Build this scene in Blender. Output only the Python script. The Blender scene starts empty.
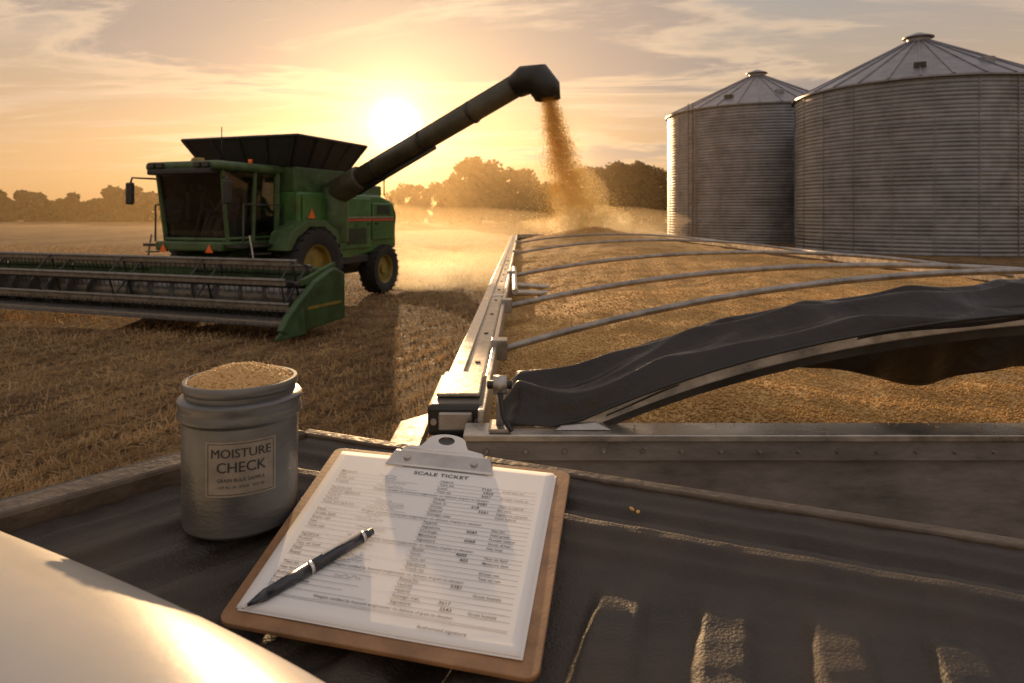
import bpy, bmesh, math, random
import numpy as np
from mathutils import Vector, Matrix
random.seed(7); rng=np.random.default_rng(7)
scn=bpy.context.scene
H=2.2
# ------------------------------------------------------------ helpers
def link(o):
    scn.collection.objects.link(o); return o
def empty(name,loc=(0,0,0),rz=0):
    e=bpy.data.objects.new(name,None); e.location=loc; e.rotation_euler=(0,0,rz); e.empty_display_size=.2
    return link(e)
def attach(o,parent,world=False):
    if parent is None: return o
    o.parent=parent
    if world:
        M=Matrix.Translation(parent.location)@Matrix.Rotation(parent.rotation_euler[2],4,'Z')
        o.matrix_parent_inverse=M.inverted()
    return o
WORLD=[False]
def mobj(name,verts,faces,mat,parent=None,smooth=False,bevel=0,world=None,seg=2):
    me=bpy.data.meshes.new(name)
    me.from_pydata([tuple(map(float,v)) for v in verts],[],[tuple(f) for f in faces])
    me.update()
    o=bpy.data.objects.new(name,me); link(o)
    if mat: me.materials.append(mat)
    if smooth:
        me.polygons.foreach_set('use_smooth',[True]*len(me.polygons))
    if bevel>0:
        m=o.modifiers.new('bev','BEVEL'); m.width=bevel; m.segments=seg; m.limit_method='ANGLE'; m.angle_limit=math.radians(35)
    attach(o,parent,WORLD[0] if world is None else world)
    return o
def fixn(o):
    bm=bmesh.new(); bm.from_mesh(o.data); bmesh.ops.recalc_face_normals(bm,faces=bm.faces); bm.to_mesh(o.data); bm.free(); return o
BF=[(0,3,2,1),(4,5,6,7),(0,1,5,4),(1,2,6,5),(2,3,7,6),(3,0,4,7)]
def boxv(x0,x1,y0,y1,z0,z1):
    return [(x0,y0,z0),(x1,y0,z0),(x1,y1,z0),(x0,y1,z0),(x0,y0,z1),(x1,y0,z1),(x1,y1,z1),(x0,y1,z1)]
def box(name,b,mat,parent=None,bevel=0.0,R=None,c=None,**k):
    v=[Vector(p) for p in boxv(*b)]
    if R is not None:
        c=Vector(c) if c is not None else Vector(((b[0]+b[1])/2,(b[2]+b[3])/2,(b[4]+b[5])/2))
        v=[R@(p-c)+c for p in v]
    return mobj(name,v,BF,mat,parent,bevel=bevel,**k)
def hexa(name,v8,mat,parent=None,bevel=0,**k):
    return fixn(mobj(name,v8,BF,mat,parent,bevel=bevel,**k))
def prism(name,poly,y0,y1,mat,parent=None,bevel=0,**k):
    n=len(poly); v=[(x,y0,z) for x,z in poly]+[(x,y1,z) for x,z in poly]
    f=[tuple(range(n)),tuple(range(2*n-1,n-1,-1))]+[(i,(i+1)%n,n+(i+1)%n,n+i) for i in range(n)]
    return fixn(mobj(name,v,f,mat,parent,bevel=bevel,**k))
def cylgeo(p1,p2,r1,r2=None,seg=16,caps=True):
    p1=Vector(p1);p2=Vector(p2); r2=r1 if r2 is None else r2
    d=(p2-p1).normalized(); a=d.orthogonal().normalized(); b=d.cross(a)
    v=[];f=[]
    for p,r in((p1,r1),(p2,r2)):
        for i in range(seg):
            t=2*math.pi*i/seg; v.append(p+a*math.cos(t)*r+b*math.sin(t)*r)
    for i in range(seg):
        j=(i+1)%seg; f.append((i,j,seg+j,seg+i))
    if caps: f.append(tuple(range(seg-1,-1,-1))); f.append(tuple(range(seg,2*seg)))
    return v,f
def cyl(name,p1,p2,r,mat,parent=None,r2=None,seg=16,bevel=0,**k):
    v,f=cylgeo(p1,p2,r,r2,seg); o=mobj(name,v,f,mat,parent,bevel=bevel,**k)
    for p in o.data.polygons:
        if len(p.vertices)==4: p.use_smooth=True
    return o
class Geo:
    def __init__(s): s.v=[];s.f=[]
    def add(s,v,f):
        n=len(s.v); s.v+=[tuple(x) for x in v]; s.f+=[tuple(i+n for i in q) for q in f]
    def box(s,*b): s.add(boxv(*b),BF)
    def cyl(s,*a,**k): s.add(*cylgeo(*a,**k))
    def out(s,name,mat,parent=None,**k): return mobj(name,s.v,s.f,mat,parent,**k)
def tube(name,pts,r,mat,parent=None,world=None,smooth=True):
    cu=bpy.data.curves.new(name,'CURVE'); cu.dimensions='3D'; cu.bevel_depth=r; cu.bevel_resolution=4; cu.use_fill_caps=True
    sp=cu.splines.new('POLY'); sp.points.add(len(pts)-1)
    for i,p in enumerate(pts): sp.points[i].co=(p[0],p[1],p[2],1)
    sp.use_smooth=True
    cu.materials.append(mat)
    o=link(bpy.data.objects.new(name,cu)); attach(o,parent,WORLD[0] if world is None else world); return o
def lathe(name,prof,mat,parent=None,center=(0,0,0),axis='z',seg=64,bevel=0,smooth=True,**k):
    v=[];f=[];n=len(prof); cx,cy,cz=center
    for i in range(seg):
        t=2*math.pi*i/seg;c,s=math.cos(t),math.sin(t)
        for r,h in prof:
            v.append((cx+r*c,cy+r*s,cz+h) if axis=='z' else (cx+r*c,cy+h,cz+r*s))
    for i in range(seg):
        j=(i+1)%seg
        for q in range(n-1): f.append((i*n+q,j*n+q,j*n+q+1,i*n+q+1))
    o=fixn(mobj(name,v,f,mat,parent,smooth=smooth,**k))
    if smooth:
        m=o.modifiers.new('es','EDGE_SPLIT'); m.split_angle=math.radians(32)
    return o
def sweep(name,pts,w,h,mat,parent=None,bevel=0,**k):
    """rect section swept along a path lying in an XZ plane; w=depth in Y, h in-plane"""
    v=[];f=[];n=len(pts)
    for i,p in enumerate(pts):
        a=Vector(pts[max(i-1,0)]);b=Vector(pts[min(i+1,n-1)]); t=(b-a).normalized()
        u=Vector((-t.z,0,t.x)).normalized(); p=Vector(p)
        for sy,su in((-1,-1),(1,-1),(1,1),(-1,1)): v.append(p+Vector((0,sy*w/2,0))+u*su*h/2)
    for i in range(n-1):
        for q in range(4): f.append((i*4+q,i*4+(q+1)%4,(i+1)*4+(q+1)%4,(i+1)*4+q))
    f.append((3,2,1,0)); f.append(tuple((n-1)*4+q for q in range(4)))
    return fixn(mobj(name,v,f,mat,parent,bevel=bevel,**k))
def gridmesh(name,P,mat,parent=None,smooth=True,**k):
    ny,nx,_=P.shape
    me=bpy.data.meshes.new(name); idx=np.arange(nx*ny).reshape(ny,nx)
    q=np.stack([idx[:-1,:-1],idx[:-1,1:],idx[1:,1:],idx[1:,:-1]],-1).reshape(-1,4)
    me.from_pydata(P.reshape(-1,3).tolist(),[],q.tolist()); me.update()
    if smooth: me.polygons.foreach_set('use_smooth',[True]*len(me.polygons))
    me.materials.append(mat); o=link(bpy.data.objects.new(name,me)); attach(o,parent,WORLD[0]); return o
def sstep(a,b,x):
    t=np.clip((x-a)/(b-a),0,1); return t*t*(3-2*t)
def randrot(n):
    q=rng.normal(size=(n,4)); q/=np.linalg.norm(q,axis=1)[:,None]
    w,x,y,z=q.T
    return np.stack([np.stack([1-2*(y*y+z*z),2*(x*y-z*w),2*(x*z+y*w)],-1),np.stack([2*(x*y+z*w),1-2*(x*x+z*z),2*(y*z-x*w)],-1),np.stack([2*(x*z-y*w),2*(y*z+x*w),1-2*(x*x+y*y)],-1)],1)
OCT=np.array([(1,0,0),(-1,0,0),(0,1,0),(0,-1,0),(0,0,1),(0,0,-1)],float)
OCTF=[(0,2,4),(2,1,4),(1,3,4),(3,0,4),(2,0,5),(1,2,5),(3,1,5),(0,3,5)]
def kernels(name,pts,size,mat,parent=None,ico=False,world=None):
    pts=np.asarray(pts,float); n=len(pts)
    if ico:
        bm=bmesh.new(); bmesh.ops.create_icosphere(bm,subdivisions=2,radius=1); V=np.array([v.co[:] for v in bm.verts]); F=[[v.index for v in f.verts] for f in bm.faces]; bm.free()
    else: V=OCT; F=OCTF
    V=V*np.array([1,.66,.6]); s=(size*rng.uniform(.75,1.25,n))[:,None,None]
    W=np.einsum('nij,kj->nki',randrot(n),V)*s+pts[:,None,:]
    F=np.array(F); FF=(F[None]+(np.arange(n)*len(V))[:,None,None]).reshape(-1,3)
    me=bpy.data.meshes.new(name); me.from_pydata(W.reshape(-1,3).tolist(),[],FF.tolist()); me.update()
    me.polygons.foreach_set('use_smooth',[True]*len(me.polygons)); me.materials.append(mat)
    o=link(bpy.data.objects.new(name,me)); attach(o,parent,WORLD[0] if world is None else world); return o
# ------------------------------------------------------------ materials
def mat(name,col,rough=.5,metal=0,var=.25,vs=6,col2=None,bump=0,bs=60,coat=0,spec=.5,detail=6,stretch=None,rvar=0,trans=0):
    m=bpy.data.materials.new(name); m.use_nodes=True; nt=m.node_tree; N=nt.nodes; L=nt.links
    b=N['Principled BSDF']; b.inputs['Roughness'].default_value=rough; b.inputs['Metallic'].default_value=metal
    b.inputs['Coat Weight'].default_value=coat; b.inputs['Specular IOR Level'].default_value=spec
    tc=N.new('ShaderNodeTexCoord'); mp=N.new('ShaderNodeMapping'); L.new(tc.outputs['Object'],mp.inputs[0])
    if stretch: mp.inputs['Scale'].default_value=stretch
    n=N.new('ShaderNodeTexNoise'); n.inputs['Scale'].default_value=vs; n.inputs['Detail'].default_value=detail; n.inputs['Roughness'].default_value=.65
    L.new(mp.outputs[0],n.inputs['Vector'])
    r=N.new('ShaderNodeValToRGB'); r.color_ramp.elements[0].position=.32; r.color_ramp.elements[1].position=.68
    c2=col2 if col2 else tuple(c*(1-var) for c in col)
    c1=col if col2 else tuple(min(1,c*(1+var*.6)) for c in col)
    r.color_ramp.elements[0].color=(*c2,1); r.color_ramp.elements[1].color=(*c1,1)
    L.new(n.outputs['Fac'],r.inputs[0]); L.new(r.outputs[0],b.inputs['Base Color'])
    if rvar:
        mr=N.new('ShaderNodeMapRange'); mr.inputs[3].default_value=max(0.02,rough-rvar); mr.inputs[4].default_value=min(1,rough+rvar)
        mr.inputs[1].default_value=.3; mr.inputs[2].default_value=.7
        L.new(n.outputs['Fac'],mr.inputs[0]); L.new(mr.outputs[0],b.inputs['Roughness'])
    if bump:
        n2=N.new('ShaderNodeTexNoise'); n2.inputs['Scale'].default_value=bs; n2.inputs['Detail'].default_value=4
        L.new(mp.outputs[0],n2.inputs['Vector'])
        bp=N.new('ShaderNodeBump'); bp.inputs['Strength'].default_value=bump; bp.inputs['Distance'].default_value=1.0/bs*.5
        L.new(n2.outputs['Fac'],bp.inputs['Height']); L.new(bp.outputs[0],b.inputs['Normal'])
    if trans:
        t=N.new('ShaderNodeBsdfTranslucent'); L.new(r.outputs[0],t.inputs[0]); mx=N.new('ShaderNodeMixShader'); mx.inputs[0].default_value=trans
        L.new(b.outputs[0],mx.inputs[1]); L.new(t.outputs[0],mx.inputs[2]); L.new(mx.outputs[0],N['Material Output'].inputs[0])
    return m
GREEN=mat('green_paint',(.050,.150,.034),.40,0,.45,2.5,bump=.05,bs=5,coat=.25,rvar=.14)
GREEND=mat('green_paint_dusty',(.060,.110,.040),.5,0,.45,4,rvar=.1)
HGREEN=mat('header_green',(.038,.085,.028),.5,0,.5,3,rvar=.12)
AUGM=mat('auger_paint',(.070,.064,.038),.45,0,.45,3,rvar=.1)
BLACKP=mat('black_plastic',(.020,.020,.019),.5,0,.3,5)
DARKM=mat('dark_metal',(.06,.058,.055),.42,.6,.3,10,rvar=.1)
REELM=mat('reel_metal',(.20,.19,.17),.42,.6,.4,8,rvar=.12)
STEEL=mat('worn_steel',(.42,.4,.38),.38,.85,.3,12,rvar=.12,bump=.1,bs=80)
ALU=mat('aluminium',(.50,.48,.45),.36,.8,.35,9,rvar=.14,bump=.12,bs=50)
BOWM=mat('bow_metal',(.34,.32,.30),.40,.7,.45,14,rvar=.14,bump=.1,bs=60)
ALUW=mat('painted_rail',(.50,.43,.34),.42,.3,.5,11,rvar=.15,bump=.15,bs=40)
PANEL=mat('trailer_panel',(.22,.21,.21),.5,.4,.5,3.5,rvar=.12,bump=.1,bs=30,stretch=(1,1,2.5),detail=10)
RUBBER=mat('tyre_rubber',(.03,.027,.025),.85,0,.35,8,bump=.2,bs=40)
RIM=mat('wheel_rim',(.26,.19,.035),.5,0,.3,6)
ORANGE=mat('orange_reflector',(.9,.16,.02),.5,0,.1,6)
RED=mat('red_stripe',(.55,.06,.03),.4,0,.15,6)
TARP=mat('tarp_vinyl',(.020,.016,.0155),.38,0,.6,6,rvar=.14,bump=.3,bs=30,spec=.45)
WHITE=mat('white_paint',(.46,.44,.41),.36,0,.12,3,coat=.12,rvar=.05,bump=.04,bs=200)
BED=mat('bed_liner',(.050,.038,.030),.62,0,.7,11,bump=1.0,bs=420,rvar=.18,detail=10)
BEDSTRIP=mat('bed_strip',(.12,.09,.065),.5,.2,.5,14,bump=.3,bs=120)
CANM=mat('canister_grey',(.155,.158,.158),.38,.6,.28,9,bump=.10,bs=120,rvar=.10,stretch=(1,1,3))
LABEL=mat('label_paper',(.25,.215,.17),.6,0,.25,40)
INK=mat('ink',(.025,.023,.025),.6,0,.1,40)
INKG=mat('ink_grey',(.11,.10,.11),.6,0,.1,40)
BOARD=mat('hardboard',(.30,.16,.075),.5,0,.35,30,bump=.1,bs=300)
PAPER=mat('paper',(.80,.79,.78),.7,0,.03,5)
PEN=mat('pen_barrel',(.012,.016,.03),.25,0,.1,5,coat=.5)
CHROME=mat('chrome',(.62,.61,.60),.25,1,.15,20,rvar=.08)
CORN=mat('grain_kernels',(.86,.59,.24),.7,0,.3,300,col2=(.52,.31,.10),trans=.25,spec=.2)
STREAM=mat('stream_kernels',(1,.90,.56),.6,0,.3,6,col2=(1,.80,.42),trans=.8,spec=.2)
CLOTH=mat('dark_cloth',(.05,.05,.06),.8)
STRAW=mat('straw',(.62,.42,.20),.65,0,.3,1.2,col2=(.26,.155,.065),trans=.3)
TRUNK=mat('bark',(.07,.05,.035),.9)
LEAF=mat('foliage',(.070,.058,.024),.7,0,.4,.5,col2=(.032,.030,.014),trans=.25)
LEAF2=mat('foliage_far',(.070,.060,.033),.8,0,.3,.2,col2=(.042,.037,.021),trans=.2)
# glass
GL=bpy.data.materials.new('cab_glass'); GL.use_nodes=True; nt=GL.node_tree; nt.nodes.clear()
o_=nt.nodes.new('ShaderNodeOutputMaterial'); mx=nt.nodes.new('ShaderNodeMixShader'); tr=nt.nodes.new('ShaderNodeBsdfTransparent'); gl=nt.nodes.new('ShaderNodeBsdfGlossy'); fr=nt.nodes.new('ShaderNodeFresnel')
tr.inputs[0].default_value=(.80,.82,.78,1); gl.inputs['Roughness'].default_value=.06; fr.inputs[0].default_value=1.5
nt.links.new(fr.outputs[0],mx.inputs[0]);nt.links.new(tr.outputs[0],mx.inputs[1]);nt.links.new(gl.outputs[0],mx.inputs[2]);nt.links.new(mx.outputs[0],o_.inputs[0])
# grain bed
def grain_mat():
    m=bpy.data.materials.new('grain_bed'); m.use_nodes=True; nt=m.node_tree;N=nt.nodes;L=nt.links;b=N['Principled BSDF']; b.inputs['Roughness'].default_value=.8; b.inputs['Specular IOR Level'].default_value=.15
    tc=N.new('ShaderNodeTexCoord'); v=N.new('ShaderNodeTexVoronoi'); v.inputs['Scale'].default_value=110; L.new(tc.outputs['Object'],v.inputs['Vector'])
    r=N.new('ShaderNodeValToRGB'); r.color_ramp.elements[0].color=(.90,.61,.26,1); r.color_ramp.elements[1].color=(.40,.23,.085,1); r.color_ramp.elements[1].position=.8
    L.new(v.outputs['Distance'],r.inputs[0])
    n=N.new('ShaderNodeTexNoise'); n.inputs['Scale'].default_value=3.0; n.inputs['Detail'].default_value=8; n.inputs['Roughness'].default_value=.62; L.new(tc.outputs['Object'],n.inputs['Vector'])
    m2=N.new('ShaderNodeMix'); m2.data_type='RGBA'; m2.blend_type='MULTIPLY'; m2.inputs[0].default_value=.85
    r2=N.new('ShaderNodeValToRGB'); r2.color_ramp.elements[0].color=(.58,.51,.43,1); r2.color_ramp.elements[0].position=.35; r2.color_ramp.elements[1].color=(1,1,1,1); r2.color_ramp.elements[1].position=.62
    L.new(n.outputs['Fac'],r2.inputs[0]); L.new(r.outputs[0],m2.inputs[6]); L.new(r2.outputs[0],m2.inputs[7]); L.new(m2.outputs[2],b.inputs['Base Color'])
    bp=N.new('ShaderNodeBump'); bp.inputs['Strength'].default_value=.9; bp.inputs['Distance'].default_value=.006; bp.invert=True
    L.new(v.outputs['Distance'],bp.inputs['Height'])
    bp2=N.new('ShaderNodeBump'); bp2.inputs['Strength'].default_value=.8; bp2.inputs['Distance'].default_value=.04; L.new(n.outputs['Fac'],bp2.inputs['Height']); L.new(bp.outputs[0],bp2.inputs['Normal'])
    L.new(bp2.outputs[0],b.inputs['Normal']); return m
GRAIN=grain_mat()
def ground_mat():
    m=bpy.data.materials.new('stubble_ground'); m.use_nodes=True; nt=m.node_tree;N=nt.nodes;L=nt.links;b=N['Principled BSDF']; b.inputs['Roughness'].default_value=.9; b.inputs['Specular IOR Level'].default_value=.2
    tc=N.new('ShaderNodeTexCoord')
    def noise(s,d,st=None,rot=0):
        mp=N.new('ShaderNodeMapping'); L.new(tc.outputs['Object'],mp.inputs[0]); mp.inputs['Rotation'].default_value=(0,0,rot)
        if st: mp.inputs['Scale'].default_value=st
        n=N.new('ShaderNodeTexNoise'); n.inputs['Scale'].default_value=s; n.inputs['Detail'].default_value=d; n.inputs['Roughness'].default_value=.7; L.new(mp.outputs[0],n.inputs['Vector']); return n
    a=noise(14,12); c=noise(.22,5,(1,.35,1)); e=noise(1.6,8); rw=noise(1.0,4,(3.2,.12,1),math.radians(20))
    r=N.new('ShaderNodeValToRGB'); r.color_ramp.elements[0].color=(.085,.05,.026,1); r.color_ramp.elements[0].position=.36; r.color_ramp.elements[1].color=(.50,.33,.155,1); r.color_ramp.elements[1].position=.64
    L.new(a.outputs['Fac'],r.inputs[0])
    last=r.outputs[0]
    for n,lo in((c,(.6,.55,.5,1)),(e,(.45,.41,.37,1)),(rw,(.6,.56,.52,1))):
        r2=N.new('ShaderNodeValToRGB'); r2.color_ramp.elements[0].color=lo; r2.color_ramp.elements[0].position=.36; r2.color_ramp.elements[1].color=(1,1,1,1); r2.color_ramp.elements[1].position=.56
        L.new(n.outputs['Fac'],r2.inputs[0])
        m2=N.new('ShaderNodeMix'); m2.data_type='RGBA'; m2.blend_type='MULTIPLY'; m2.inputs[0].default_value=1
        L.new(last,m2.inputs[6]); L.new(r2.outputs[0],m2.inputs[7]); last=m2.outputs[2]
    L.new(last,b.inputs['Base Color'])
    bp=N.new('ShaderNodeBump'); bp.inputs['Strength'].default_value=1; bp.inputs['Distance'].default_value=.1; L.new(a.outputs['Fac'],bp.inputs['Height']); L.new(bp.outputs[0],b.inputs['Normal'])
    return m
def silo_mat():
    m=mat('galvanised_steel',(.25,.255,.275),.46,.75,.35,.9,rvar=.1)
    nt=m.node_tree;N=nt.nodes;L=nt.links; b=N['Principled BSDF']
    tc=N.new('ShaderNodeTexCoord'); sx=N.new('ShaderNodeSeparateXYZ'); L.new(tc.outputs['Object'],sx.inputs[0])
    at=N.new('ShaderNodeMath'); at.operation='ARCTAN2'; L.new(sx.outputs[0],at.inputs[0]); L.new(sx.outputs[1],at.inputs[1])
    s1=N.new('ShaderNodeMath'); s1.operation='MULTIPLY'; s1.inputs[1].default_value=2.6; L.new(at.outputs[0],s1.inputs[0])
    s2=N.new('ShaderNodeMath'); s2.operation='MULTIPLY'; s2.inputs[1].default_value=1/.88; L.new(sx.outputs[2],s2.inputs[0])
    f1=N.new('ShaderNodeMath'); f1.operation='FLOOR'; L.new(s1.outputs[0],f1.inputs[0]); f2=N.new('ShaderNodeMath'); f2.operation='FLOOR'; L.new(s2.outputs[0],f2.inputs[0])
    cb=N.new('ShaderNodeCombineXYZ'); L.new(f1.outputs[0],cb.inputs[0]); L.new(f2.outputs[0],cb.inputs[1])
    wn=N.new('ShaderNodeTexWhiteNoise'); L.new(cb.outputs[0],wn.inputs['Vector'])
    mr=N.new('ShaderNodeMapRange'); mr.inputs[3].default_value=.86; mr.inputs[4].default_value=1.06; L.new(wn.outputs['Value'],mr.inputs[0])
    src=b.inputs['Base Color'].links[0].from_socket
    m2=N.new('ShaderNodeVectorMath'); m2.operation='SCALE'; L.new(src,m2.inputs[0]); L.new(mr.outputs[0],m2.inputs['Scale']); L.new(m2.outputs[0],b.inputs['Base Color'])
    return m
SILO=silo_mat(); SILOR=mat('silo_roof_steel',(.26,.26,.29),.45,.7,.25,1.5)

# ------------------------------------------------------------ sun & sky
AZ=math.radians(-9.7); EL=math.radians(9.5); ELH=math.radians(7.4)
S=Vector((math.sin(AZ)*math.cos(EL),math.cos(AZ)*math.cos(EL),math.sin(EL)))
SH=Vector((math.sin(AZ)*math.cos(ELH),math.cos(AZ)*math.cos(ELH),math.sin(ELH)))
sl=bpy.data.lights.new('sun','SUN'); sl.energy=5; sl.angle=math.radians(.6); sl.color=(1,.62,.30)
so=link(bpy.data.objects.new('sun',sl)); so.rotation_euler=S.to_track_quat('Z','Y').to_euler(); so.location=(-20,100,30)
w=bpy.data.worlds.new('World'); scn.world=w; w.use_nodes=True; nt=w.node_tree;N=nt.nodes;L=nt.links; N.clear()
out=N.new('ShaderNodeOutputWorld'); bg=N.new('ShaderNodeBackground'); bg.inputs[1].default_value=.1; L.new(bg.outputs[0],out.inputs[0])
sky=N.new('ShaderNodeTexSky'); sky.sky_type='NISHITA'; sky.sun_disc=False; sky.sun_elevation=EL; sky.sun_rotation=AZ; sky.dust_density=3; sky.air_density=1
tc=N.new('ShaderNodeTexCoord'); sx=N.new('ShaderNodeSeparateXYZ'); L.new(tc.outputs['Generated'],sx.inputs[0])
def math_(op,a,b=None,clamp=False):
    n=N.new('ShaderNodeMath'); n.operation=op; n.use_clamp=clamp
    for i,x in enumerate((a,b)):
        if x is None: continue
        if isinstance(x,(int,float)): n.inputs[i].default_value=x
        else: L.new(x,n.inputs[i])
    return n.outputs[0]
def vscale(v,s):
    n=N.new('ShaderNodeVectorMath'); n.operation='SCALE'
    if isinstance(v,tuple): n.inputs[0].default_value=v
    else: L.new(v,n.inputs[0])
    if isinstance(s,(int,float)): n.inputs['Scale'].default_value=s
    else: L.new(s,n.inputs['Scale'])
    return n.outputs[0]
def vadd(a,b):
    n=N.new('ShaderNodeVectorMath'); n.operation='ADD'; L.new(a,n.inputs[0]); L.new(b,n.inputs[1]); return n.outputs[0]
def mixc(f,a,b,bt='MIX'):
    n=N.new('ShaderNodeMix'); n.data_type='RGBA'; n.blend_type=bt
    for i,x in((0,f),(6,a),(7,b)):
        if isinstance(x,(int,float)): n.inputs[i].default_value=x
        elif isinstance(x,tuple): n.inputs[i].default_value=(*x,1)
        else: L.new(x,n.inputs[i])
    return n.outputs[2]
def mrange(v,a,b,c=0,d=1):
    n=N.new('ShaderNodeMapRange'); n.interpolation_type='SMOOTHSTEP'; n.inputs[1].default_value=a; n.inputs[2].default_value=b; n.inputs[3].default_value=c; n.inputs[4].default_value=d; L.new(v,n.inputs[0]); return n.outputs[0]
z=sx.outputs[2]
rp=N.new('ShaderNodeValToRGB'); L.new(z,rp.inputs[0]); cr=rp.color_ramp
cr.elements[0].position=0; cr.elements[0].color=(.68,.35,.14,1)
cr.elements[1].position=1; cr.elements[1].color=(.56,.64,.80,1)
for p,c in((.05,(.72,.42,.19)),(.12,(.66,.43,.25)),(.20,(.55,.42,.31)),(.29,(.43,.39,.36)),(.5,(.56,.59,.66))):
    e=cr.elements.new(p); e.color=(*c,1)
dt=N.new('ShaderNodeVectorMath'); dt.operation='DOT_PRODUCT'; L.new(tc.outputs['Generated'],dt.inputs[0]); dt.inputs[1].default_value=SH
dot=math_('MAXIMUM',dt.outputs['Value'],0)
h1=math_('POWER',dot,12); h2=math_('POWER',dot,90); h3=math_('POWER',dot,600); h4=math_('POWER',dot,5500)
zz=math_('ADD',math_('MAXIMUM',z,0),.10)
def clouds(sx_,sy_,sc,dist,off,lo,hi,rough=.6):
    cx=math_('DIVIDE',sx.outputs[0],zz); cy=math_('DIVIDE',sx.outputs[1],zz)
    cb=N.new('ShaderNodeCombineXYZ'); L.new(math_('MULTIPLY',cx,sx_),cb.inputs[0]); L.new(math_('MULTIPLY',cy,sy_),cb.inputs[1]); cb.inputs[2].default_value=off
    cn=N.new('ShaderNodeTexNoise'); cn.inputs['Scale'].default_value=sc; cn.inputs['Detail'].default_value=9; cn.inputs['Roughness'].default_value=rough; cn.inputs['Distortion'].default_value=dist; L.new(cb.outputs[0],cn.inputs['Vector'])
    return mrange(cn.outputs['Fac'],lo,hi),cn.outputs['Fac']
c1,f1=clouds(.55,1.25,1.0,.5,5.7,.52,.60)
e1_=mrange(f1,.45,.54)
c2,f2=clouds(.7,2.6,1.3,.3,8.4,.50,.68)
hz=mrange(z,.03,.11)
col=mixc(math_('MULTIPLY',math_('MULTIPLY',c2,.5),hz),rp.outputs[0],(.80,.58,.42))
col=mixc(math_('MULTIPLY',math_('MULTIPLY',e1_,.6),hz),col,(.90,.65,.43))
col=mixc(math_('MULTIPLY',math_('MULTIPLY',c1,.85),hz),col,(.35,.29,.27))
col=vscale(col,8.8)
tot=vadd(vscale(sky.outputs[0],.06),col)
tot=vadd(tot,vscale((1.5,.75,.22),h1)); tot=vadd(tot,vscale((2.8,1.7,.55),h2)); tot=vadd(tot,vscale((8,6.2,3.3),h3)); tot=vadd(tot,vscale((90,78,58),h4))
L.new(tot,bg.inputs[0])

# ------------------------------------------------------------ camera
cam=bpy.data.cameras.new('camera'); co=link(bpy.data.objects.new('camera',cam)); co.location=(0,0,H); co.rotation_euler=(math.radians(90),0,0)
cam.sensor_width=36; cam.lens=24.0; cam.shift_y=-(341.5-214)/1024; cam.clip_start=.02; cam.clip_end=4000
cam.dof.use_dof=True; cam.dof.focus_distance=.85; cam.dof.aperture_fstop=13
scn.camera=co
scn.view_settings.view_transform='Standard'; scn.view_settings.look='None'; scn.view_settings.exposure=0

# ------------------------------------------------------------ ground
t=np.linspace(-1,1,241); ax=np.sinh(t*6.2)/math.sinh(6.2)*1800
X,Y=np.meshgrid(ax,ax+8)
Z=.03*np.sin(X*1.3+Y*.4)*np.sin(Y*.9-X*.2)*np.exp(-(X**2+Y**2)/3600)
gridmesh('ground',np.stack([X,Y,Z],-1),ground_mat())
# stubble
n=120000
d=5.2+42*rng.random(n)**1.7; a=rng.uniform(-.86,.35,n); px=a*d; py=d
row=.38; ang=math.radians(-20); u=px*math.cos(ang)+py*math.sin(ang); v=-px*math.sin(ang)+py*math.cos(ang)
u=np.where(rng.random(n)<.7,np.round(u/row)*row+rng.normal(0,.04,n),u); px=u*math.cos(ang)-v*math.sin(ang); py=u*math.sin(ang)+v*math.cos(ang)
hh=rng.uniform(.04,.11,n)*np.where(rng.random(n)<.35,.4,1); ln=rng.normal(0,.04,(n,2)); 
lying=rng.random(n)<.45; ln[lying]=rng.normal(0,.11,(lying.sum(),2)); hh[lying]=rng.uniform(.005,.035,lying.sum())
wd=rng.uniform(.0025,.006,n)*(1+d/18); th=rng.uniform(0,math.pi,n); dx=np.cos(th)*wd; dy=np.sin(th)*wd
B=np.stack([px,py,np.zeros(n)],-1); Tp=B+np.stack([ln[:,0],ln[:,1],hh],-1); off=np.stack([dx,dy,np.zeros(n)],-1)
V=np.stack([B-off,B+off,Tp+off*.7,Tp-off*.7],1).reshape(-1,3); F=np.arange(n*4).reshape(-1,4)
me=bpy.data.meshes.new('stubble'); me.from_pydata(V.tolist(),[],F.tolist()); me.materials.append(STRAW); link(bpy.data.objects.new('stubble',me))

# ------------------------------------------------------------ trees
def leaves(centers,rad,n,size):
    k=len(centers); idx=rng.integers(0,k,n); dirs=rng.normal(size=(n,3)); dirs/=np.linalg.norm(dirs,axis=1)[:,None]
    r=rng.random(n)**.45
    P=centers[idx]+dirs*(rad[idx]*r)[:,None]*np.array([1,1,.75])
    R=randrot(n); s=size*rng.uniform(.5,1.3,n)
    q=np.array([(-1,-.6,0),(1,-.5,0),(.7,.7,0),(-.8,.5,.2)])
    V=np.einsum('nij,kj->nki',R,q)*s[:,None,None]+P[:,None,:]
    return V.reshape(-1,3)
def quadobj(name,V,m,parent=None,world=True):
    V=V.copy(); V[:,2]=np.maximum(V[:,2],.02)
    me=bpy.data.meshes.new(name); me.from_pydata(V.tolist(),[],np.arange(len(V)).reshape(-1,4).tolist()); me.materials.append(m)
    o=link(bpy.data.objects.new(name,me)); attach(o,parent,world); return o
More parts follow.
